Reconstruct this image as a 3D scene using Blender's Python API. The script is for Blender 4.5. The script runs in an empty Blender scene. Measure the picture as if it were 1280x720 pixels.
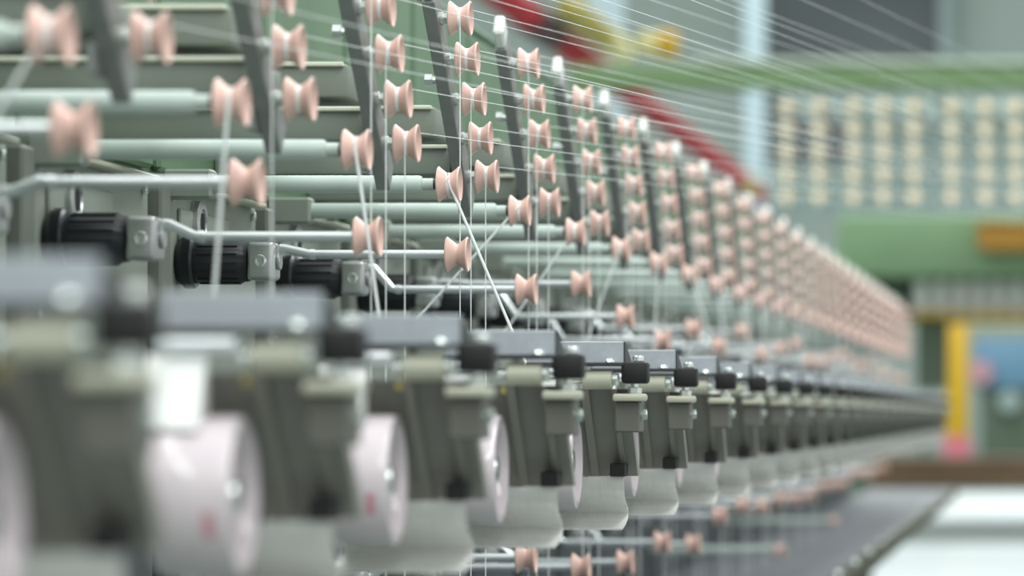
import bpy, bmesh, math, random
from mathutils import Vector, Matrix
random.seed(7)
PI = math.pi
sc = bpy.context.scene
C = sc.collection

# ---------------------------------------------------------------- camera
FPX = 5000.0                      # focal length in pixels of a 1280 px wide frame
S = FPX / 4000.0
VX, VY = 1320.0, 515.0            # where the machine's long axis vanishes
cam = bpy.data.cameras.new('camera'); camo = bpy.data.objects.new('camera', cam); C.objects.link(camo)
cam.sensor_width = 36.0; cam.lens = 36.0 * FPX / 1280.0
cam.shift_x = -(VX - 640.0) / 1280.0; cam.shift_y = (VY - 360.0) / 1280.0
cam.clip_start = 0.05; cam.clip_end = 300
CX, CZ = 0.0298, -0.003
camo.location = (CX, 0, CZ); camo.rotation_euler = (PI / 2, 0, 0)
cam.dof.use_dof = True; cam.dof.focus_distance = 2.40 * S; cam.dof.aperture_fstop = cam.lens / 1000.0 / 0.0178
sc.camera = camo

# ---------------------------------------------------------------- light
w = bpy.data.worlds.new('hall_light'); sc.world = w; w.use_nodes = True
w.node_tree.nodes['Background'].inputs[0].default_value = (0.93, 0.97, 0.955, 1)
w.node_tree.nodes['Background'].inputs[1].default_value = 0.70
def area(name, loc, sx, sy, power, col=(0.95, 1.0, 0.98)):
    l = bpy.data.lights.new(name, 'AREA'); l.shape = 'RECTANGLE'; l.size = sx; l.size_y = sy
    l.energy = power; l.color = col
    o = bpy.data.objects.new(name, l); C.objects.link(o); o.location = loc
    return o
area('fluorescent_row_light', (0.55, 5.0 * S, 2.6), 0.35, 16.0 * S, 190)
area('fluorescent_row_light', (-1.6, 5.0 * S, 3.0), 0.35, 16.0 * S, 170)
area('hall_light_row', (-2.0, 34.0 * S, 8.0), 10.0, 36.0 * S, 2200)
sc.view_settings.view_transform = 'Standard'
sc.view_settings.look = 'None'
sc.view_settings.gamma = 1.0
sc.view_settings.use_curve_mapping = False
sc.view_settings.exposure = 0.48

# ---------------------------------------------------------------- helpers
def P(x, y, Y):                   # a photograph direction and a real distance -> a place in the hall
    return Vector((CX + (x - VX) * Y / FPX, Y, CZ + (VY - y) * Y / FPX))

def lin(c):
    c /= 255.0
    return c / 12.92 if c <= 0.04045 else ((c + 0.055) / 1.055) ** 2.4
MATS = {}
def mat(name, rgb, rough=0.5, metal=0.0, var=0.06, scale=60.0, bump=0.0, coat=0.0, trans=0.0, stretch=None, spec=0.5):
    m = bpy.data.materials.new(name); m.use_nodes = True
    nt = m.node_tree; b = nt.nodes['Principled BSDF']
    c = [lin(v) for v in rgb]
    tc = nt.nodes.new('ShaderNodeTexCoord'); n = nt.nodes.new('ShaderNodeTexNoise')
    n.inputs['Scale'].default_value = scale; n.inputs['Detail'].default_value = 4
    if stretch:
        mp = nt.nodes.new('ShaderNodeMapping'); mp.inputs['Scale'].default_value = stretch
        nt.links.new(tc.outputs['Object'], mp.inputs[0]); nt.links.new(mp.outputs[0], n.inputs['Vector'])
    else:
        nt.links.new(tc.outputs['Object'], n.inputs['Vector'])
    r = nt.nodes.new('ShaderNodeValToRGB')
    r.color_ramp.elements[0].position = 0.3; r.color_ramp.elements[1].position = 0.7
    r.color_ramp.elements[0].color = [max(0, v * (1 - var)) for v in c] + [1]
    r.color_ramp.elements[1].color = [min(1, v * (1 + var)) for v in c] + [1]
    nt.links.new(n.outputs['Fac'], r.inputs[0]); nt.links.new(r.outputs[0], b.inputs['Base Color'])
    b.inputs['Roughness'].default_value = rough; b.inputs['Metallic'].default_value = metal
    b.inputs['Coat Weight'].default_value = coat
    if trans: b.inputs['Transmission Weight'].default_value = trans
    if bump:
        bp = nt.nodes.new('ShaderNodeBump'); bp.inputs['Strength'].default_value = bump; bp.inputs['Distance'].default_value = 0.001
        nt.links.new(n.outputs['Fac'], bp.inputs['Height']); nt.links.new(bp.outputs[0], b.inputs['Normal'])
    b.inputs['Specular IOR Level'].default_value = spec
    MATS[name] = m
    return m
mat('pink_ceramic', (234, 196, 185), 0.38, 0, 0.05, 150)
mat('cream_ceramic', (240, 226, 198), 0.5, 0, 0.05, 40)
mat('drum_ceramic', (226, 214, 220), 0.16, 0, 0.02, 30, coat=0.4)
mat('red_print', (214, 158, 172), 0.5)
mat('beige_paint', (190, 190, 172), 0.42, 0, 0.04, 40)
mat('housing_paint', (138, 137, 130), 0.55, 0, 0.05, 60, bump=0.05)
mat('guard_sheet', (230, 230, 227), 0.18, 0.15, 0.04, 60, stretch=(12, 1, 1))
mat('slate_metal', (178, 184, 192), 0.42, 0.1, 0.05, 300)
mat('rib_paint', (146, 145, 137), 0.5, 0, 0.04, 60)
mat('clamp_paint', (104, 103, 97), 0.5, 0, 0.05, 60)
mat('charcoal', (58,60,64), 0.5)
mat('black_rubber', (20, 20, 22), 0.55, 0, 0.2, 200, bump=0.1)
mat('black_plastic', (30, 33, 38), 0.32, 0, 0.1, 90)
mat('chrome', (238, 243, 246), 0.28, 0.7, 0.02, 50)
mat('zinc', (228, 235, 232), 0.2, 0.8, 0.05, 200)
mat('satin_aluminium', (196, 198, 198), 0.33, 0.85, 0.05, 80, stretch=(1, 12, 12))
mat('rod_paint', (192, 206, 200), 0.4, 0, 0.04, 60)
mat('bar_steel', (146, 149, 147), 0.45, 0.15, 0.07, 90)
mat('white_plastic', (236, 240, 236), 0.4, 0, 0.02)
mat('yellow_tag', (160, 142, 82), 0.5)
mat('panel_beige', (148, 156, 146), 0.5, 0, 0.05, 12, bump=0.03)
mat('box_beige', (132, 140, 130), 0.5, 0, 0.05, 20)
mat('pale_highlight', (222, 224, 206), 0.4, 0, 0.03, 20)  # highlight of the bracket boxes put into a pale colour
mat('lever_glare', (250, 251, 250), 0.3, 0.0, 0.01, 40, coat=0.3)  # white stands in for the lamp glare on a chrome lever
mat('post_grey', (122, 128, 120), 0.5, 0, 0.05, 20)
mat('machine_green', (100, 130, 100), 0.45, 0, 0.10, 8)
mat('dark_panel', (60, 68, 72), 0.5, 0.1, 0.15, 10)
mat('tray_slate', (84, 89, 98), 0.5, 0.1, 0.12, 6)
mat('rail_grey', (88, 90, 80), 0.9, 0, 0.15, 8, spec=0.05)
mat('yarn_white', (246, 250, 250), 0.5, 0, 0.01)
mat('hall_floor', (120, 130, 126), 0.85, 0, 0.10, 0.6, spec=0.1)
mat('hall_wall', (168, 184, 178), 0.7, 0, 0.08, 0.25)
mat('window_dark', (84, 94, 96), 0.3, 0, 0.2, 0.4)
mat('pale_blue_paint', (178, 200, 208), 0.5)
mat('beam_green', (102, 132, 88), 0.5, 0, 0.06, 2)
mat('beam_cap', (172, 188, 172), 0.5)
mat('plate_pale', (158, 178, 176), 0.5, 0, 0.05, 4)
mat('red_paint', (176, 12, 32), 0.6, 0, 0.08, 3, spec=0.2)
mat('dark_red', (70, 30, 34), 0.6)
mat('yellow_paint', (210, 168, 20), 0.45, 0, 0.05, 5)
mat('olive_yellow', (172, 158, 52), 0.5)
mat('pale_yellow', (232, 224, 150), 0.5)
mat('orange_paint', (186, 138, 50), 0.5)
mat('brown_wood', (98, 78, 56), 0.7, 0, 0.2, 3)
mat('pink_base', (206, 112, 128), 0.5)
mat('pale_pink', (196, 148, 158), 0.6)
mat('blue_paint', (104, 146, 174), 0.5, 0, 0.08, 2)
mat('white_sheet', (226, 236, 240), 0.25, 0, 0.02, 1)
mat('mat_grey', (150, 160, 160), 0.3, 0, 0.03, 1)
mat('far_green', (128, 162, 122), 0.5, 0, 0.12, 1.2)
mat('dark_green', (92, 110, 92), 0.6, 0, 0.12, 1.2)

class MB:
    """collects shapes into one mesh; o is subtracted so the mesh sits relative to its thing's base"""
    def __init__(s, o=(0, 0, 0)):
        s.bm = bmesh.new(); s.o = Vector(o)
    def _f(s, vs, idx):
        bv = [s.bm.verts.new(Vector(v) - s.o) for v in vs]
        for f in idx:
            try: s.bm.faces.new([bv[i] for i in f])
            except ValueError: pass
        return s
    def box(s, x0, x1, y0, y1, z0, z1, bev=0.0, seg=1):
        b2 = bmesh.new()
        v = [(x0,y0,z0),(x1,y0,z0),(x1,y1,z0),(x0,y1,z0),(x0,y0,z1),(x1,y0,z1),(x1,y1,z1),(x0,y1,z1)]
        bv = [b2.verts.new(Vector(q) - s.o) for q in v]
        for f in ((0,3,2,1),(4,5,6,7),(0,1,5,4),(1,2,6,5),(2,3,7,6),(3,0,4,7)): b2.faces.new([bv[i] for i in f])
        if bev: bmesh.ops.bevel(b2, geom=b2.edges[:], offset=bev, segments=seg, affect='EDGES', profile=0.5)
        s.merge(b2); return s
    def merge(s, b2):
        me = bpy.data.meshes.new('t'); b2.to_mesh(me); b2.free(); s.bm.from_mesh(me); bpy.data.meshes.remove(me)
    def lathe(s, prof, c, axis='X', n=24):
        """prof: list of (along, radius); revolves about axis through c"""
        vs = []; idx = []
        for (a, r) in prof:
            for i in range(n):
                t = 2 * PI * i / n; p, q = r * math.cos(t), r * math.sin(t)
                v = {'X': (a, p, q), 'Y': (q, a, p), 'Z': (p, q, a)}[axis]
                vs.append((v[0] + c[0], v[1] + c[1], v[2] + c[2]))
        m = len(prof)
        for j in range(m - 1):
            for i in range(n):
                k = (i + 1) % n
                idx.append((j*n+i, j*n+k, (j+1)*n+k, (j+1)*n+i))
        if prof[0][1] > 1e-6: idx.append(tuple(range(n))[::-1])
        if prof[-1][1] > 1e-6: idx.append(tuple((m-1)*n + i for i in range(n)))
        return s._f(vs, idx)
    def cyl(s, a0, a1, r, c, axis='X', n=20, ch=0.0):
        pr = [(a0, r), (a1, r)] if not ch else [(a0, r - ch), (a0 + ch, r), (a1 - ch, r), (a1, r - ch)]
        return s.lathe(pr, c, axis, n)
    def prism(s, pts, a0, a1, axis='X'):
        """pts: polygon in the plane across axis (X: (y,z); Y: (x,z))"""
        n = len(pts); vs = []
        for a in (a0, a1):
            for (p, q) in pts: vs.append({'X': (a, p, q), 'Y': (p, a, q), 'Z': (p, q, a)}[axis])
        idx = [tuple(range(n)), tuple(range(2*n-1, n-1, -1))]
        for i in range(n):
            k = (i + 1) % n; idx.append((i, n + i, n + k, k))
        return s._f(vs, idx)
    def sheet(s, prof, t, a0, a1):
        """a bent sheet of thickness t: profile in (y,z), extruded along X"""
        L = []; R = []
        for i, p in enumerate(prof):
            a = Vector(prof[max(0, i-1)]); b = Vector(prof[min(len(prof)-1, i+1)])
            d = (b - a).normalized(); nn = Vector((-d.y, d.x)) * t / 2
            L.append(Vector(p) + nn); R.append(Vector(p) - nn)
        n = len(prof); vs = []
        for a in (a0, a1):
            vs += [(a, q.x, q.y) for q in L] + [(a, q.x, q.y) for q in R]
        idx = []
        for i in range(n - 1):
            idx.append((i, i+1, 2*n+i+1, 2*n+i)); idx.append((n+i+1, n+i, 3*n+i, 3*n+i+1))
            idx.append((i+1, i, n+i, n+i+1)); idx.append((2*n+i, 2*n+i+1, 3*n+i+1, 3*n+i))
        idx.append((0, 2*n, 3*n, n)); idx.append((n-1, 2*n-1, 4*n-1, 3*n-1))
        return s._f(vs, idx)
    def tube(s, pts, r, n=8):
        pts = [Vector(p) for p in pts]; vs = []; idx = []
        for i, p in enumerate(pts):
            d = (pts[min(i+1, len(pts)-1)] - pts[max(0, i-1)]).normalized()
            up = Vector((0, 0, 1)) if abs(d.z) < 0.9 else Vector((0, 1, 0))
            a = d.cross(up).normalized(); b = d.cross(a)
            for k in range(n):
                t = 2 * PI * k / n; vs.append(p + a * r * math.cos(t) + b * r * math.sin(t))
        m = len(pts)
        for j in range(m - 1):
            for i in range(n):
                k = (i + 1) % n; idx.append((j*n+i, j*n+k, (j+1)*n+k, (j+1)*n+i))
        idx.append(tuple(range(n))[::-1]); idx.append(tuple((m-1)*n+i for i in range(n)))
        return s._f(vs, idx)
    def xform(s, M):
        bmesh.ops.transform(s.bm, matrix=M, verts=s.bm.verts[:]); return s
    def mesh(s, name, m, smooth=True, ang=35):
        bmesh.ops.recalc_face_normals(s.bm, faces=s.bm.faces[:])
        me = bpy.data.meshes.new(name); s.bm.to_mesh(me); s.bm.free()
        me.materials.append(MATS[m])
        if smooth:
            me.shade_smooth(); me.set_sharp_from_angle(angle=math.radians(ang))
        return me
def obj(name, me, parent=None, loc=(0, 0, 0), rot=None):
    o = bpy.data.objects.new(name, me); C.objects.link(o); o.location = loc
    if rot: o.rotation_euler = rot
    if parent: o.parent = parent
    return o
def tag(o, label, cat, group=None, kind=None):
    o['label'] = label
    if cat: o['category'] = cat
    if group: o['group'] = group
    if kind: o['kind'] = kind
    return o
def thing(name, label, cat, loc=(0, 0, 0), group=None):
    return tag(obj(name, None, None, loc), label, cat, group)
ONES = ['first','second','third','fourth','fifth','sixth','seventh','eighth','ninth','tenth','eleventh','twelfth','thirteenth',
        'fourteenth','fifteenth','sixteenth','seventeenth','eighteenth','nineteenth']
def ordinal(n):
    if n <= 19: return ONES[n-1]
    t = {2: ('twenty', 'twentieth'), 3: ('thirty', 'thirtieth')}[n // 10]
    return t[1] if n % 10 == 0 else t[0] + '-' + ONES[n % 10 - 1]
PITCH = 0.313 * S
FLOOR = -0.75

# ---------------------------------------------------------------- the hall
def structure(name, me, label, loc=(0, 0, 0)):
    o = obj(name, me, None, loc); o['kind'] = 'structure'; o['label'] = label; return o
structure('floor', MB().box(-30, 30, -6, 76, FLOOR - 0.1, FLOOR).mesh('floor', 'hall_floor'), 'green grey floor of the factory hall')
structure('wall_back', MB().box(-30, 30, 75, 75.4, FLOOR, 14).mesh('wall_back', 'hall_wall'), 'pale grey green end wall of the factory hall')
wn = structure('window_1', MB().box(P(950,0,74.7).x, P(1182,0,74.7).x, 74.7, 74.98, P(0,205,74.7).z, P(0,-60,74.7).z).mesh('window_1', 'window_dark'),
               'dark window band high on the end wall')
for xx in (950, 1182):
    q = P(xx, 0, 74.6)
    obj('window_frame', MB().box(q.x-0.12, q.x+0.12, 74.55, 74.75, P(0,205,74.7).z, P(0,-60,74.7).z).mesh('frame', 'plate_pale'), wn)

# ---------------------------------------------------------------- machine frame with its back wall
YS, YE = 0.55, 10.3 * S
XW = -0.63
fr = thing('machine_frame', 'long green and beige yarn machine frame with panelled back behind the guide rods', 'machine frame', (XW, YS, FLOOR))
O = Vector((XW, YS, FLOOR))
obj('back_wall', MB(O).box(XW-0.06, XW-0.012, YS, YE, -0.32, 0.432, 0.004).mesh('back_wall', 'machine_green'), fr)
obj('top_rail', MB(O).box(XW-0.064, XW-0.006, YS, YE, 0.432, 0.440, 0.002).mesh('top_rail', 'machine_green'), fr)
for yy in (1.1, 4.9, 8.7, 12.6):
    for xx in (XW-0.05, XW-0.45):
        obj('leg', MB(O).box(xx-0.03, xx+0.03, yy-0.03, yy+0.03, FLOOR, -0.32 if xx > XW-0.1 else -0.26, 0.004).mesh('leg', 'machine_green'), fr)
obj('rear_rail', MB(O).box(XW-0.49, XW-0.06, YS, YE, -0.30, -0.26, 0.004).mesh('rear_rail', 'machine_green'), fr)
KS = range(-5, 25)
pan_me = MB().box(XW-0.012, XW, 0, 0.268 * S, -0.055, 0.166, 0.0035, 2).mesh('panel', 'panel_beige')
low_me = MB().box(XW-0.012, XW, 0, 0.280 * S, -0.31, -0.062, 0.0035, 2).mesh('lower_panel', 'dark_panel')
upp_me = MB().box(XW-0.012, XW-0.004, 0, 0.296 * S, 0.176, 0.426, 0.003).mesh('upper_panel', 'machine_green')
post_me = MB().box(XW-0.012, XW+0.008, 0.273 * S, 0.298 * S, -0.06, 0.166, 0.002).mesh('post', 'post_grey')
cover_me = MB().box(XW, XW+0.003, 0.03 * S, 0.17 * S, 0.108, 0.150, 0.001).mesh('cover_plate', 'panel_beige')
lip_me = MB().box(XW, XW+0.012, 0.01 * S, 0.255 * S, 0.164, 0.168, 0.001).mesh('ledge', 'beige_paint')
ubox_me = MB().box(XW-0.004, -0.461, 0.160 * S, 0.225 * S, 0.2150, 0.2385, 0.003, 2).mesh('bracket_box', 'box_beige')
lbox_me = MB().box(XW-0.004, -0.447, 0.150 * S, 0.225 * S, 0.1840, 0.2065, 0.003, 2).mesh('bracket_box', 'box_beige')
ust_me = MB().box(XW-0.004, -0.464, 0.160*S-0.004, 0.160*S+0.001, 0.2365, 0.2395, 0.0006).mesh('highlight_strip', 'pale_highlight')  # pale strip paints the bright highlight along the box's top edge
lst_me = MB().box(XW-0.004, -0.450, 0.150*S-0.004, 0.150*S+0.001, 0.2045, 0.2075, 0.0006).mesh('highlight_strip', 'pale_highlight')
rbo_me = MB().cyl(0.160*S-0.010, 0.160*S, 0.0062, (0, 0, 0), 'Y', 6, 0.0008).cyl(0.160*S-0.0145, 0.160*S-0.010, 0.0036, (0, 0, 0), 'Y', 12).mesh('root_bolt', 'zinc')
scr_me = MB().cyl(XW, XW+0.004, 0.0035, (0, 0, 0), 'X', 10, 0.001).mesh('screw', 'zinc')
for k in KS:
    y = 2.372 * S + PITCH * k - O.y
    L = lambda me, n, dy=0, dz=0: obj(n, me, fr, (-XW, y + dy, -FLOOR + dz))
    if y < 0.02: continue
    L(pan_me, 'panel'); L(low_me, 'lower_panel'); L(upp_me, 'upper_panel'); L(post_me, 'post'); L(cover_me, 'cover_plate'); L(lip_me, 'ledge')
    L(ubox_me, 'bracket_box'); L(lbox_me, 'bracket_box'); L(ust_me, 'highlight_strip'); L(lst_me, 'highlight_strip')
    for bx in (-0.616, -0.598): obj('root_bolt', rbo_me, fr, (bx - XW, y, 0.2265 - FLOOR))
    for (sy, sz) in ((0.012, 0.157), (0.315, 0.157), (0.012, 0.06), (0.045, 0.114)): L(scr_me, 'screw', sy, sz)

# ---------------------------------------------------------------- spools
def spool_profile(L, R, W):
    h = L / 2
    out = [(-h + 0.0016, 0.0036), (-h + 0.0016, R * 0.62), (-h, R * 0.90), (-h + 0.0003, R * 0.975), (-h + 0.0011, R)]
    for t in (-0.72, -0.5, -0.3, -0.14, 0, 0.14, 0.3, 0.5, 0.72):
        a = abs(t); out.append((t * h, W + (R - W) * (max(0, a - 0.04) / 0.85) ** 1.12))
    out += [(h - 0.0011, R), (h - 0.0003, R * 0.975), (h, R * 0.90), (h - 0.0035, R * 0.60), (h - 0.006, 0.0036)]
    out += [(-h + 0.0016, 0.0036)]
    return out
sp_me = MB().lathe(spool_profile(0.0168, 0.0134, 0.0078), (0, 0, 0), 'X', 28).mesh('spool', 'pink_ceramic', ang=50)
spb_me = MB().cyl(-0.0110, 0.0040, 0.0034, (0, 0, 0), 'X', 10).cyl(0.0028, 0.0048, 0.0050, (0, 0, 0), 'X', 6).mesh('bolt', 'zinc')
wrap_me = MB().lathe([(-0.0020, 0.0074), (-0.0016, 0.0083), (0.0016, 0.0083), (0.0020, 0.0074)], (0, 0, 0), 'X', 22).mesh('yarn_wrap_glint', 'yarn_white')  # white ring is wound yarn and the groove's painted highlight in one
def spool(parent, loc, wrap=True):
    s = obj('spool', sp_me, parent, loc); s['label'] = 'pink ceramic waisted spool'
    obj('bolt', spb_me, s)
    if wrap: obj('yarn_wrap_glint', wrap_me, s)
    return s

# ---------------------------------------------------------------- leaning guide bars, five spools each
LEAN = 1.02 * S
XB, XS = -0.4400, -0.42
ZB = 0.183; DZ = 0.0278
bo = Vector((XB, 0, 0.160))
def lean_y(z): return -(z - ZB) * LEAN
def leanbox(o, x0, x1, z0, z1, dy, bev):
    m = MB()
    ln = (z1 - z0) * math.sqrt(1 + LEAN * LEAN)
    m.box(x0, x1, -dy / 2, dy / 2, 0, ln, bev)
    m.xform(Matrix.Rotation(math.atan(LEAN), 4, 'X'))
    m.xform(Matrix.Translation(Vector((0, lean_y(z0), z0)) - o))
    return m
bar_me = leanbox(bo, XB-0.0049, XB+0.0049, 0.160, 0.312, 0.022, 0.0008).mesh('bar', 'bar_steel')
cap_me = leanbox(bo, XB-0.0044, XB+0.0044, 0.312, 0.325, 0.021, 0.002).mesh('end_cap', 'white_plastic')
nut_me = MB().cyl(XB+0.0049, XS-0.0080, 0.0048, (0, 0, 0), 'X', 6).cyl(XB+0.0049, XB+0.0075, 0.0052, (0, 0, 0), 'X', 14).mesh('nut', 'zinc')
hex_me = MB().cyl(XB-0.0150, XB-0.0049, 0.0030, (0, 0, 0), 'X', 10).cyl(XB-0.0150, XB-0.0095, 0.0052, (0, 0, 0), 'X', 6).mesh('bolt', 'zinc')
BARS = {}
for i, k in enumerate(range(-5, 24)):
    yb = 2.53 * S + PITCH * k
    t = thing('guide_bar', ('leaning steel bar with five pink spools and white cap, %s in view from the camera' % ordinal(i - 1)) if i > 1 else
              'leaning steel bar with five pink spools, %s beyond the left edge of the view' % ('first' if i == 1 else 'second'), 'guide bar',
              (bo.x, yb, bo.z), 'leaning guide bars along the machine')
    obj('bar', bar_me, t); obj('end_cap', cap_me, t)
    BARS[k] = []
    for s in range(5):
        z = ZB + DZ * s; y = lean_y(z)
        spool(t, (XS - bo.x, y, z - bo.z)); obj('nut', nut_me, t, (-bo.x, y, z - bo.z))
        BARS[k].append(Vector((XS, yb + y, z)))
    for z in (0.172, 0.252):
        obj('bolt', hex_me, t, (-bo.x, lean_y(z), z - bo.z))
    obj('bracket', MB(bo).box(XB-0.010, XB-0.0049, -0.012, 0.026, 0.164, 0.180, 0.001).mesh('bracket', 'bar_steel') if k == -5 else bpy.data.meshes['bracket'], t)

# ---------------------------------------------------------------- straight guide rods
ro = Vector((XW, 0, 0.1657))
rod_me = MB(ro).lathe([(-0.594, 0.0066), (-0.4420, 0.0066), (-0.4400, 0.0058)], (0, 0, ro.z), 'X', 20).mesh('rod', 'rod_paint')
fer_me = MB(ro).cyl(-0.4402, -0.4315, 0.0045, (0, 0, ro.z), 'X', 16).mesh('ferrule', 'rod_paint')
tip_me = MB(ro).cyl(-0.4315, -0.4275, 0.0038, (0, 0, ro.z), 'X', 12).mesh('washer', 'charcoal')
blk_me = MB(ro).box(XW, -0.594, -0.011, 0.011, ro.z-0.011, ro.z+0.011, 0.002).mesh('mount_block', 'panel_beige')
ROD = {}
for i, k in enumerate(range(-4, 24)):
    y = 2.372 * S + PITCH * k
    if i == 0: continue
    t = thing('guide_rod', 'straight grey green rod ending in a pink spool, %s from the camera' % ordinal(i), 'guide rod',
              (ro.x, y, ro.z), 'straight guide rods above the motors')
    obj('mount_block', blk_me, t); obj('rod', rod_me, t); obj('ferrule', fer_me, t); obj('washer', tip_me, t)
    spool(t, (XS - ro.x, 0, 0))
    ROD[k] = Vector((XS, y, ro.z))

# ---------------------------------------------------------------- motors with swinging chrome arms
mo = Vector((XW, 0, 0.110))
mz = mo.z
body_me = MB(mo).lathe([(-0.618, 0.0165), (-0.582, 0.0165), (-0.580, 0.0152), (-0.576, 0.0150)], (0, 0, mz), 'X', 28).mesh('motor_body', 'black_plastic')
fl_me = MB(mo).lathe([(XW, 0.0150), (-0.624, 0.0205), (-0.618, 0.0205), (-0.616, 0.0190)], (0, 0, mz), 'X', 30).mesh('flange', 'black_plastic')
rib_me = MB().box(-0.613, -0.583, -0.0007, 0.0007, 0.0158, 0.0174, 0.0003).mesh('rib', 'black_plastic')
gb_me = MB(mo).box(-0.576, -0.5555, -0.0145, 0.0145, mz-0.0142, mz+0.0145, 0.0034, 3).mesh('gearbox', 'satin_aluminium')
gs_me = MB(mo).lathe([(-0.0145+0.0006, 0.0050), (-0.0145-0.0012, 0.0048), (-0.0145-0.0016, 0.0040), (-0.0145-0.0016, 0.0030), (-0.0145-0.0002, 0.0026)], (-0.5655, 0, mz), 'Y', 16).mesh('screw', 'zinc')
hub_me = MB(mo).cyl(-0.5555, -0.5525, 0.0065, (0, 0, mz), 'X', 20, 0.0008).mesh('hub', 'satin_aluminium')
disc_me = MB(mo).lathe([(XW-0.0005, 0.0185), (-0.6235, 0.0185), (-0.6225, 0.0170), (-0.6225, 0.0125), (-0.6240, 0.0120), (-0.6240, 0.003)], (0, 0.055, 0.140), 'X', 30).mesh('slotted_disc', 'satin_aluminium')
pin_me = MB(mo).box(-0.6245, -0.6215, 0.0535, 0.0565, 0.131, 0.149, 0.0004).mesh('disc_slot', 'charcoal')
AZ = {-4: 0.118, -3: 0.1264, -2: 0.1246, -1: 0.1115, 0: 0.1154, 1: 0.1010, 2: 0.1182, 3: 0.0965, 4: 0.0793, 5: 0.100, 6: 0.085, 7: 0.112, 8: 0.085}
LZ = {0: -0.150, 1: -0.1267, 2: -0.150, 3: -0.160, 4: -0.152, 5: -0.167, 6: -0.142, 7: -0.137, 8: -0.148}
def arm_part(t, za, o):
    """chrome arm from the hub out to the spool; o = base of the motor"""
    z0 = o.z + 0.010 if za > o.z - 0.02 else o.z - 0.004
    p = [(-0.5535, 0, z0), (-0.5500, 0, z0 - 0.0002), (-0.5345, 0, za + 0.0010), (-0.5310, 0, za), (-0.4275, 0, za)]
    a = obj('arm', MB(o).tube(p, 0.0035, 12).mesh('arm', 'chrome'), t)
    obj('collar', MB(o).cyl(-0.5310, -0.5270, 0.0041, (0, 0, za), 'X', 14).mesh('collar', 'chrome'), a)
    spool(t, (XS - o.x, 0, za - o.z), False)
def motor(k, za, dz, name_i, tier):
    y = 2.405 * S + PITCH * k
    if tier == 'upper':
        lab = 'black ribbed motor with aluminium gearbox and chrome spool arm, %s from the camera' % ordinal(name_i)
        grp = 'motors with chrome arms under the guide rods'
    else:
        lab = 'black motor with chrome spool arm below the winding heads, %s from the camera' % ordinal(name_i)
        grp = 'motors with chrome arms below the winding heads'
    t = thing('spool_arm_motor', lab, 'motor', (mo.x, y, mo.z + dz), grp)
    obj('flange', fl_me, t); b = obj('motor_body', body_me, t)
    for a in range(0, 360, 24):
        obj('rib', rib_me, b, (-mo.x, 0, 0), (math.radians(a), 0, 0))
    g = obj('gearbox', gb_me, t); obj('screw', gs_me, g); obj('hub', hub_me, t)
    if tier == 'upper':
        d = obj('slotted_disc', disc_me, t); obj('disc_slot', pin_me, d)
    arm_part(t, za, Vector((mo.x, 0, mo.z + dz)))
for i, k in enumerate(range(-4, 24)):
    if k == -4: continue
    motor(k, AZ.get(k, 0.085 + 0.035 * random.random()), 0, i, 'upper')
for i, k in enumerate(range(0, 20)):
    motor(k, LZ.get(k, -0.165 + 0.03 * random.random()), -0.262, i + 1, 'lower')

# ---------------------------------------------------------------- winding heads
ho = Vector((-0.30, 0, -0.0885))
H = {}
def hp(n, mb, m, **kw): H[n] = mb.mesh(n, m, **kw)
hp('cover', MB(ho).prism([(-0.002, 0.0325), (-0.002, 0.0470), (0.000, 0.0474), (0.026, 0.0330), (0.026, 0.0325)], -0.347, -0.2795), 'slate_metal', smooth=False)
hp('cover_shade_cheek', MB(ho).prism([(-0.0005, 0.0325), (-0.0005, 0.0470), (0.046, 0.0330), (0.046, 0.0325)], -0.2795, -0.2783), 'charcoal', smooth=False)  # charcoal colour stands in for the shaded inside of the folded cover
hp('base_plate', MB(ho).box(-0.348, -0.2785, -0.010, 0.028, 0.0300, 0.0325, 0.0006), 'charcoal')
hp('dome_bolt', MB(ho).lathe([(0.0325, 0.0044), (0.0335, 0.0042), (0.0350, 0.0028), (0.0356, 0.0)], (-0.2890, -0.006, 0), 'Z', 16), 'zinc')
hp('hinge_tube', MB(ho).cyl(-0.3084, -0.2873, 0.0069, (0, -0.002, 0.0200), 'X', 28, 0.0006), 'beige_paint')
hp('nut', MB(ho).cyl(-0.2873, -0.2827, 0.0052, (0, -0.002, 0.0205), 'X', 6, 0.0005), 'zinc')
hp('stud', MB(ho).cyl(-0.3150, -0.3084, 0.0030, (0, -0.002, 0.0205), 'X', 12), 'zinc')
hp('shaft', MB(ho).cyl(-0.3480, -0.3140, 0.0042, (0, -0.006, 0.0255), 'X', 18, 0.001), 'chrome')
hp('yellow_tag', MB(ho).box(-0.3125, -0.3095, -0.006, -0.001, 0.0080, 0.0125, 0.0006), 'yellow_tag')
hp('side_lever', MB(ho).prism([(-0.0240, -0.0100), (-0.0225, -0.0105), (-0.0020, -0.0025), (-0.0020, 0.0205), (-0.0035, 0.0212), (-0.0050, 0.0208)], -0.3520, -0.3275), 'lever_glare', smooth=False)  # painted glare white, front face tilted back to catch overhead light
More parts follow.
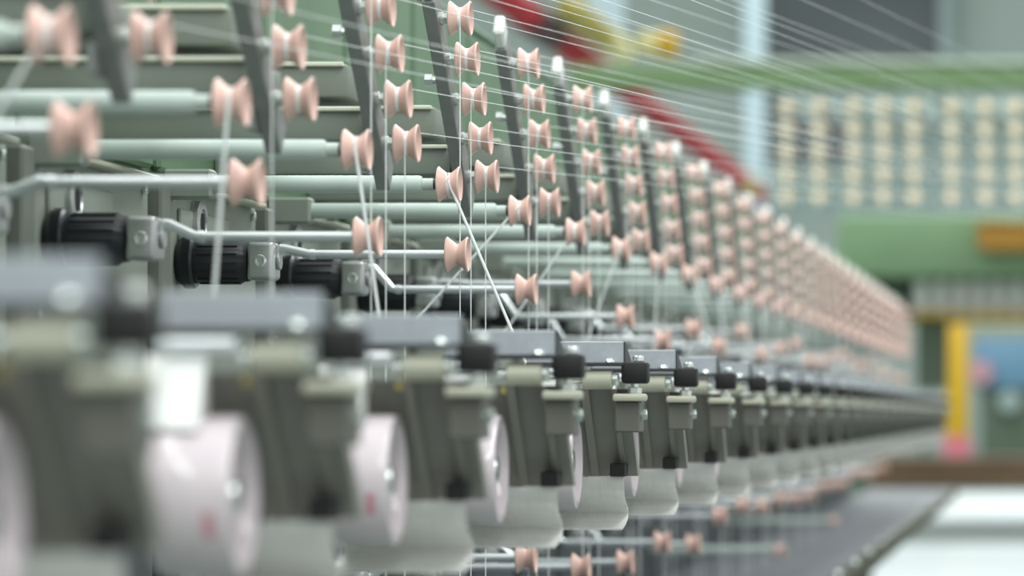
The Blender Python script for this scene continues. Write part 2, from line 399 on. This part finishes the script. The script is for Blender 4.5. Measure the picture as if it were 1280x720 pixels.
# the leaning housing panel with raised ribs
def leanp(z, off=0.0): return 0.002 + (0.0132 - z) * 0.84 * S + off
hp('housing', MB(ho).prism([(leanp(0.0135, 0.006), 0.0135), (leanp(-0.0500, 0.006), -0.0500), (leanp(-0.0500, 0.020), -0.0500), (leanp(0.0135, 0.020), 0.0135)], -0.3380, -0.2770), 'housing_paint', smooth=False)
rb = MB(ho)
for (x0, x1) in ((-0.3105, -0.3045), (-0.2895, -0.2855)):
    rb.prism([(leanp(0.0135, -0.001), 0.0135), (leanp(-0.0500, 0.003), -0.0500), (leanp(-0.0500, 0.006), -0.0500), (leanp(0.0135, 0.006), 0.0135)], x0, x1)
H['_rib0'] = MB(ho).prism([(leanp(0.0135, -0.001), 0.0135), (leanp(-0.0500, 0.003), -0.0500), (leanp(-0.0500, 0.0058), -0.0500), (leanp(0.0135, 0.0058), 0.0135)], -0.3105, -0.3050).mesh('rib', 'rib_paint', smooth=False)
H['_rib1'] = MB(ho).prism([(leanp(0.0135, -0.001), 0.0135), (leanp(-0.0500, 0.003), -0.0500), (leanp(-0.0500, 0.0058), -0.0500), (leanp(0.0135, 0.0058), 0.0135)], -0.2885, -0.2850).mesh('rib', 'rib_paint', smooth=False)
rb.bm.free()
hp('lip', MB(ho).box(-0.2860, -0.2644, -0.014, 0.022, 0.0046, 0.0100, 0.0018, 2), 'beige_paint')
hp('clamp_block', MB(ho).box(-0.2850, -0.2675, -0.006, 0.024, -0.0175, 0.0046, 0.001), 'clamp_paint')
hp('side_bolt', MB(ho).cyl(-0.2675, -0.2630, 0.0026, (0, 0.004, -0.0048), 'X', 10).cyl(-0.2660, -0.2632, 0.0042, (0, 0.004, -0.0048), 'X', 6), 'zinc')
hp('knob', MB(ho).box(-0.2804, -0.2615, -0.009, 0.010, 0.0172, 0.0330, 0.0024, 2), 'black_rubber')
hp('knob_bolt', MB(ho).cyl(0.0330, 0.0372, 0.0041, (-0.2690, 0.001, 0), 'Z', 18, 0.0006), 'zinc')
hp('knob_nut', MB(ho).cyl(0.0100, 0.0148, 0.0050, (-0.2715, 0.0, 0), 'Z', 6, 0.0004).cyl(0.0148, 0.0174, 0.0030, (-0.2715, 0.0, 0), 'Z', 12), 'zinc')
hp('pad', MB(ho).box(-0.2945, -0.2835, 0.046, 0.066, -0.0500, -0.0405, 0.0006), 'black_rubber')
dc = (0, 0.000, -0.0385)
hp('drum', MB(ho).lathe([(-0.3480, 0.010), (-0.3480, 0.0315), (-0.3472, 0.0334), (-0.3458, 0.0340), (-0.3145, 0.0340), (-0.3128, 0.0334), (-0.3122, 0.0322),
                          (-0.3124, 0.0300), (-0.3136, 0.0290), (-0.3200, 0.0282), (-0.3200, 0.010)], dc, 'X', 48), 'drum_ceramic')
hp('drum_hub', MB(ho).lathe([(-0.3200, 0.0095), (-0.3150, 0.0085), (-0.3145, 0.0070), (-0.3145, 0.0)], dc, 'X', 20), 'zinc')
mk = MB(ho)
vs = []; 
for xx in (-0.3235, -0.3185):
    for a in range(0, 21, 5):
        t = math.radians(190 + a); vs.append((xx, dc[1] + 0.03415 * math.cos(t), dc[2] + 0.03415 * math.sin(t)))
mk._f(vs, [(i, i+1, 5+i+1, 5+i) for i in range(4)])
hp('red_mark', mk, 'red_print')
hp('guard', MB(ho).sheet([(0.0520, -0.0503), (0.0525, -0.0560), (0.0550, -0.0620), (0.0620, -0.0675), (0.0730, -0.0715), (0.0810, -0.0745), (0.0840, -0.0775),
                           (0.0810, -0.0810), (0.0680, -0.0845), (0.0530, -0.0868), (0.0400, -0.0880)], 0.0012, -0.3560, -0.2850), 'guard_sheet')
hp('support_arm', MB(ho).box(XW, -0.3485, 0.000, 0.020, -0.050, -0.030, 0.002), 'bar_steel')
HEAD_Y = []
for i, j in enumerate(range(-4, 22)):
    y = 2.289 * S + PITCH * j
    HEAD_Y.append(y)
    t = thing('winding_head', 'beige winding head with slate cover, black knob and white drum, %s from the camera' % ordinal(i + 1), 'winding head',
              (ho.x, y, ho.z), 'winding heads along the machine')
    hs = None
    for n in ('cover', 'cover_shade_cheek', 'base_plate', 'dome_bolt', 'hinge_tube', 'nut', 'stud', 'shaft', 'yellow_tag', 'side_lever', 'housing', 'lip', 'clamp_block',
              'side_bolt', 'knob', 'pad', 'drum', 'guard', 'support_arm'):
        o = obj(n, H[n], t)
        if n == 'housing': obj('rib', H['_rib0'], o); obj('rib', H['_rib1'], o)
        if n == 'knob': obj('knob_bolt', H['knob_bolt'], o); obj('knob_nut', H['knob_nut'], o)
        if n == 'drum': obj('drum_hub', H['drum_hub'], o); obj('red_mark', H['red_mark'], o)

# ---------------------------------------------------------------- lower tray
to = Vector((-0.44, 5.0 * S, -0.30))
t = thing('lower_tray', 'dark slate tray running along the machine below the winding heads', 'tray', to)
obj('tray_panel', MB(to).box(XW, -0.345, 2.6 * S, 11.4 * S, -0.300, -0.278, 0.002).mesh('tray_panel', 'tray_slate'), t)
obj('edge_rail', MB(to).box(-0.345, -0.322, 2.6 * S, 11.4 * S, -0.310, -0.276, 0.003).mesh('edge_rail', 'rail_grey'), t)
tb_me = MB().lathe([(0, 0.0075), (0.004, 0.0072), (0.007, 0.0045), (0.008, 0.0)], (0, 0, 0), 'Z', 14).mesh('bolt', 'zinc')
y = 2.7 * S
while y < 11.4 * S:
    obj('bolt', tb_me, t, (-0.3335 - to.x, y - to.y, -0.276 - to.z)); y += PITCH * 1.4
for yy in (3.6, 8.6, 13.0):
    obj('leg', MB(to).box(-0.61, -0.57, yy-0.02, yy+0.02, FLOOR, -0.300, 0.002).mesh('leg', 'rail_grey'), t)
# two pale spool rods just above the tray
for n, (px, py) in enumerate(((975, 688), (1043, 652))):
    Y = FPX * (0.42 + CX) / (VX - px); z = CZ + (VY - py) * Y / FPX
    o = Vector((XW, 0, z))
    t = thing('tray_rod', ('nearer' if n == 0 else 'farther') + ' pale rod with pink spool lying above the slate tray', 'guide rod', (XW, Y, z), 'rods above the slate tray')
    obj('rod', MB(o).cyl(XW, -0.432, 0.0075, (0, 0, z), 'X', 16).mesh('rod', 'rod_paint'), t)
    spool(t, (XS - XW, 0, 0))

# ---------------------------------------------------------------- yarns
Yc = 13.0 * S
def yarn(pts, r, label, group, n=6):
    p0 = Vector(pts[-1])
    o = obj('yarn', MB(p0).tube(pts, r, n).mesh('yarn', 'yarn_white'), None, p0)
    tag(o, label, 'yarn', group)
ENDS = {-3: (5, 128), -2: (268, 362), -1: (474, 398), 0: (641, 416), 1: (520, 400), 2: (640, 402), 3: (733, 428), 4: (818, 432), 5: (884, 408), 6: (905, 420)}
for i, k in enumerate(range(-3, 22)):
    a = ROD[k] + Vector((0, -0.0082, 0.003))
    if k in ENDS:
        e = P(ENDS[k][0], ENDS[k][1], a.y)
        b = a + (e - a) * 1.25
    else:
        b = Vector((a.x + random.uniform(-0.03, 0.03), a.y, 0.02))
    up = a + Vector((0.0002, 0.0035, 0.0046))
    yarn([ROD[k] + Vector((0, 0.0086, 0)), ROD[k] + Vector((0, 0.004, 0.0078)), up, a, b], 0.0011, 'thick white yarn slanting down from the spool of the %s guide rod' % ordinal(i + 1), 'slanting yarns from the guide rods')
for i, k in enumerate(range(-3, 12)):
    for s in ((0, 2, 4) if k > -2 else (2,) if k == -2 else ()):
        a = BARS[k][s]
        nm = {0: 'lowest', 2: 'middle', 4: 'top'}[s]
        dx = {0: 0.0, 2: -0.0012, 4: 0.001}[s]
        yarn([a + Vector((dx, -0.0004, 0.0084)), a + Vector((dx, -0.0084, 0.001)), Vector((a.x + dx, a.y - 0.0086, -0.24))], 0.00040,
             'thin white yarn hanging straight down from the %s spool of the %s guide bar' % (nm, ordinal(i + 1)), 'hanging yarns below the guide bars', 5)
LONG = {-5: (1, 2, 4), -4: (0, 2, 3, 4), -3: (0, 2, 4), -2: (1, 3, 4), -1: (0, 1, 2, 3, 4), 0: (0, 1, 2, 3, 4), 1: (1, 2, 3, 4), 2: (2, 4), 3: (4,)}
for k in LONG:
    for s in LONG[k]:
        a = BARS[k][s]
        nm = ['lowest', 'second lowest', 'middle', 'second highest', 'top'][s]
        e = P(1560 + 9 * s + random.uniform(-4, 4), 270 + 10 * (4 - s) + 3 * k, Yc - 0.05)
        src = 'the %s guide bar in view' % ordinal(k + 4) if k >= -3 else 'the %s bar beyond the left edge' % ('first' if k == -4 else 'second')
        yarn([a + Vector((0, -0.0082, 0.002)), a + Vector((0.0002, -0.0035, 0.0077)), a + Vector((0.0006, 0.0015, 0.0085)), e], 0.00024,
             'long yarn from the %s spool of %s' % (nm, src), 'long yarns crossing the upper right', 5)

# ---------------------------------------------------------------- far creel with cream spools
q0, q1 = P(714, 112, Yc), P(1660, 80, Yc)
co = Vector(((q0.x + q1.x) / 2, Yc, FLOOR))
t = thing('far_creel', 'green topped creel with hanging plates of cream spools at the machine end', 'creel', co)
obj('top_beam', MB(co).box(q0.x, q1.x, Yc - 0.05, Yc + 0.05, P(0,112,Yc).z, P(0,82,Yc).z, 0.01).mesh('top_beam', 'beam_green'), t)
obj('beam_cap', MB(co).box(q0.x + 0.5, q1.x, Yc - 0.07, Yc + 0.07, P(0,82,Yc).z, P(0,75,Yc).z, 0.003).mesh('beam_cap', 'beam_cap'), t)
obj('post', MB(co).box(P(718,0,Yc).x, P(742,0,Yc).x, Yc - 0.04, Yc + 0.04, FLOOR, P(0,112,Yc).z, 0.004).mesh('post', 'beam_green'), t)
obj('post', MB(co).box(P(1636,0,Yc).x, P(1660,0,Yc).x, Yc - 0.04, Yc + 0.04, FLOOR, P(0,112,Yc).z, 0.004).mesh('post', 'beam_green'), t)
obj('back_panel', MB(co).box(P(1062,0,Yc+.15).x, P(1650,0,Yc+.15).x, Yc + 0.13, Yc + 0.15, P(0,266,Yc).z, P(0,112,Yc).z, 0.002).mesh('back_panel', 'plate_pale'), t)
obj('lower_panel', MB(co).box(P(958,0,Yc+.15).x, P(1062,0,Yc+.15).x, Yc + 0.13, Yc + 0.15, P(0,266,Yc).z, P(0,203,Yc).z, 0.002).mesh('lower_panel', 'plate_pale'), t)
cs_me = MB().lathe([(a * 2.3, b * 2.5) for a, b in spool_profile(0.0205, 0.0131, 0.0072)], (0, 0, 0), 'X', 16).mesh('spool', 'cream_ceramic', ang=50)
cols = [985, 1025, 1068, 1105, 1143, 1190, 1232, 1270, 1312]
for x in cols:
    p = P(x, 0, Yc)
    pl = obj('hanging_plate', MB(co).box(p.x - 0.030, p.x + 0.004, Yc - 0.03, Yc - 0.012, P(0,264,Yc).z, P(0,112,Yc).z, 0.002).mesh('hanging_plate', 'plate_pale'), t)
    for n in range(5):
        q = P(x, 136 + 28 * n, Yc) - co
        obj('spool', cs_me, pl, (q.x, -0.085, q.z), (0, math.radians(-38), math.radians(20)))
    obj('bracket', MB(co).prism([(p.x + 0.02, P(0,112,Yc).z), (p.x + 0.075, P(0,112,Yc).z), (p.x + 0.105, P(0,150,Yc).z), (p.x + 0.055, P(0,150,Yc).z)], Yc - 0.02, Yc, 'Y').mesh('bracket', 'plate_pale'), t)

# ---------------------------------------------------------------- red pipe, hoist grips and posts behind
ra = P(640, 5, 14.0 * S); r1 = P(975, 262, 27.6 * S)
rd = (r1 - ra) / (r1.y - ra.y)
def onpipe(yy): return ra + rd * (yy - ra.y)
r0 = onpipe(8.5 * S)
t = thing('red_pipe', 'long red overhead pipe running beside the machine towards the end wall', 'pipe', r0)
obj('pipe', MB(r0).tube([r0, r1], 0.068, 16).mesh('pipe', 'red_paint'), t)
for yy in (14.75 * S, 24.5 * S):
    q = onpipe(yy)
    obj('clamp', MB(r0).cyl(yy - 0.45, yy + 0.45, 0.078, (q.x, 0, q.z), 'Y', 16, 0.01).mesh('clamp', 'dark_red' if yy < 20 * S else 'olive_yellow'), t)
g0 = onpipe(14.55 * S) + Vector((0.15, 0, 0.065))
t = thing('hoist_grip', 'olive and pale yellow sleeve clamped on the red pipe', 'grip', g0)
obj('sleeve', MB(g0).lathe([(0, 0.04), (0.25, 0.07), (1.2, 0.072), (1.5, 0.065)], g0, 'Y', 16).mesh('sleeve', 'olive_yellow'), t)
obj('tip', MB(g0).lathe([(1.5, 0.07), (1.6, 0.075), (2.3, 0.066), (2.6, 0.035)], g0, 'Y', 16).mesh('tip', 'pale_yellow'), t)
p = P(824, 55, 15.0 * S)
t = thing('yellow_lamp', 'yellow and white drum hanging above the green creel beam', 'lamp', p)
obj('yellow_half', MB(p).lathe([(0.0, 0.062), (0.075, 0.066), (0.09, 0.05), (0.09, 0.0)], p, 'X', 20).mesh('yellow_half', 'yellow_paint'), t)
obj('white_half', MB(p).lathe([(-0.11, 0.0), (-0.11, 0.03), (-0.08, 0.05), (0.0, 0.058)], p, 'X', 20).mesh('white_half', 'pale_yellow'), t)
obj('hanger', MB(p).cyl(0.06, 1.6, 0.008, p, 'Z', 8).mesh('hanger', 'plate_pale'), t)
def post(x0, x1, y0, Y, name, label, m):
    a, b = P(x0, 0, Y), P(x1, 0, Y); zt = P(0, -70, Y).z; zb = P(0, y0, Y).z if y0 else FLOOR
    o = Vector(((a.x + b.x) / 2, Y, zb)); d = (b.x - a.x) / 2
    t = thing(name, label, 'post', o)
    obj('shaft', MB(o).box(a.x, b.x, Y - d, Y + d, zb, zt, 0.02).mesh('shaft', m), t)
    obj('base_plate', MB(o).box(a.x - d * 0.3, b.x + d * 0.3, Y - d * 1.3, Y + d * 1.3, zb, zb + 0.05, 0.005).mesh('base_plate', m), t)
post(736, 778, None, 24.0 * S, 'hall_post', 'pale blue square post rising beside the red pipe', 'pale_blue_paint')
post(930, 956, None, 40.0 * S, 'hall_post', 'slim pale blue post in front of the dark window', 'pale_blue_paint')

# ---------------------------------------------------------------- things beyond the machine end
Yg = 20.0 * S
go = P(1160, 0, Yg); go.z = FLOOR
t = thing('green_machine', 'green machine body with white rollers beyond the machine end', 'machine', go)
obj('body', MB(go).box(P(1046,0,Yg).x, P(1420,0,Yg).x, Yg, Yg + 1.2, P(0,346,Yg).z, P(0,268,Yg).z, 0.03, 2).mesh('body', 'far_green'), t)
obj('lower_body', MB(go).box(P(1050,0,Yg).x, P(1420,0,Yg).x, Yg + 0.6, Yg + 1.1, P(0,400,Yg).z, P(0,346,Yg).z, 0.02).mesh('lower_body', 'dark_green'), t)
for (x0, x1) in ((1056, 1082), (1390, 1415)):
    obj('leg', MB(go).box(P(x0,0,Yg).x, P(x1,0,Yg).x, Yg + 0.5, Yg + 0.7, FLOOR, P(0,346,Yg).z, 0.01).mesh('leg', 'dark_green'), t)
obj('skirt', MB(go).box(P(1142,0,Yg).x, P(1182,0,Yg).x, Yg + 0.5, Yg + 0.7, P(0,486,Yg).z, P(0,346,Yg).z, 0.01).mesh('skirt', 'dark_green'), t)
rl = MB().lathe([(0, 0.03), (0.004, 0.045), (0.20, 0.045), (0.205, 0.03)], (0, 0, 0), 'Z', 14).mesh('roller', 'white_plastic')
for n in range(9):
    x = 1150 + 24 * n
    q = P(x, 389, Yg) - go
    obj('roller', rl, t, (q.x, 0.3, q.z))
obj('roller_shelf', MB(go).box(P(1140,0,Yg).x, P(1400,0,Yg).x, Yg + 0.2, Yg + 0.6, P(0,395,Yg).z, P(0,389,Yg).z, 0.004).mesh('roller_shelf', 'yellow_paint'), t)
Yo = Yg - 0.4
o = P(1262, 312, Yo)
t = thing('orange_box', 'orange control box fixed on the green machine', 'box', o)
obj('case', MB(o).box(P(1222,0,Yo).x, P(1310,0,Yo).x, Yo, Yg - 0.005, o.z, P(0,280,Yo).z, 0.02, 2).mesh('case', 'orange_paint'), t)
obj('lid', MB(o).box(P(1220,0,Yo).x, P(1312,0,Yo).x, Yo - 0.03, Yg - 0.005, P(0,280,Yo).z, P(0,277,Yo).z, 0.004).mesh('lid', 'orange_paint'), t)

Yp = 50.0 * S
po = P(1196, 570, Yp); po.z = FLOOR
t = thing('yellow_bollard', 'tall yellow post on a pink red base beyond the machine end', 'post', po)
obj('shaft', MB(po).box(P(1182,0,Yp).x, P(1210,0,Yp).x, Yp - 0.18, Yp + 0.18, P(0,546,Yp).z, P(0,400,Yp).z, 0.02, 2).mesh('shaft', 'yellow_paint'), t)
obj('base', MB(po).box(P(1179,0,Yp).x, P(1213,0,Yp).x, Yp - 0.2, Yp + 0.2, FLOOR, P(0,546,Yp).z, 0.02).mesh('base', 'pink_base'), t)
Yy = 51.0 * S
g = P(1216, 412, Yy); g.z = FLOOR
t = thing('yellow_gantry', 'pale yellow gantry rail behind the yellow post', 'rail', g)
obj('rail', MB(g).box(P(1140,0,Yy).x, P(1400,0,Yy).x, Yy - 0.2, Yy + 0.1, P(0,408,Yy).z, P(0,396,Yy).z, 0.01).mesh('rail', 'pale_yellow'), t)
for x in (1156, 1390):
    obj('leg', MB(g).box(P(x-4,0,Yy).x, P(x+4,0,Yy).x, Yy - 0.15, Yy + 0.05, FLOOR, P(0,408,Yy).z, 0.01).mesh('leg', 'dark_green'), t)
Yb2 = 54.0 * S
g = P(1250, 0, Yb2); g.z = FLOOR
t = thing('blue_machine', 'blue machine with pink disc and white drum far behind the yellow post', 'machine', g)
obj('body', MB(g).box(P(1218,0,Yb2).x, P(1330,0,Yb2).x, Yb2, Yb2 + 1.0, P(0,486,Yb2).z, P(0,424,Yb2).z, 0.05, 2).mesh('body', 'blue_paint'), t)
obj('plinth', MB(g).box(P(1225,0,Yb2).x, P(1330,0,Yb2).x, Yb2 + 0.1, Yb2 + 0.9, FLOOR, P(0,486,Yb2).z, 0.02).mesh('plinth', 'dark_green'), t)
q = P(1226, 466, Yb2); obj('pink_disc', MB(g).cyl(Yb2 - 0.15, Yb2, 0.2, (q.x, 0, q.z), 'Y', 24, 0.02).mesh('pink_disc', 'pale_pink'), t)
q = P(1262, 502, Yb2); obj('white_drum', MB(g).cyl(Yb2 - 0.3, Yb2, 0.18, (q.x, 0, q.z), 'Y', 24, 0.02).mesh('white_drum', 'plate_pale'), t)
Yw = 31.0 * S
g = P(1200, 610, Yw); g.z = FLOOR
t = thing('wooden_crate', 'long low brown wooden crate lying across the floor', 'crate', g)
x0, x1 = P(1085, 0, Yw).x, P(1420, 0, Yw).x
for n in range(3):
    za = FLOOR + 0.012 + n * 0.09
    obj('plank', MB(g).box(x0, x1, Yw, Yw + 0.04, za, za + 0.085, 0.004).mesh('plank', 'brown_wood'), t)
obj('core', MB(g).box(x0 + 0.02, x1 - 0.02, Yw + 0.05, Yw + 1.5, FLOOR, FLOOR + 0.27, 0.01).mesh('core', 'brown_wood'), t)
obj('top', MB(g).box(x0 - 0.02, x1 + 0.02, Yw - 0.02, Yw + 1.55, FLOOR + 0.275, FLOOR + 0.30, 0.006).mesh('top', 'brown_wood'), t)
# white floor panels at the lower right
def floor_panel(ya, yb, xl, label):
    zt = FLOOR + 0.04
    Ya, Yb = FPX * (CZ - zt) / (ya - VY), FPX * (CZ - zt) / (yb - VY)
    g = Vector((xl + 1.2, Ya, FLOOR))
    t = thing('floor_panel', label, 'floor panel', g, 'white floor panels')
    obj('panel', MB(g).box(xl, xl + 3.0, Ya, Yb, FLOOR + 0.005, zt, 0.006).mesh('panel', 'white_sheet'), t)
    obj('rim', MB(g).box(xl - 0.03, xl, Ya, Yb, FLOOR + 0.001, zt + 0.01, 0.004).mesh('rim', 'mat_grey'), t)
floor_panel(745, 680, -0.80, 'nearer glossy white floor panel at the lower right')
floor_panel(648, 616, -0.84, 'farther glossy white floor panel in front of the crate')
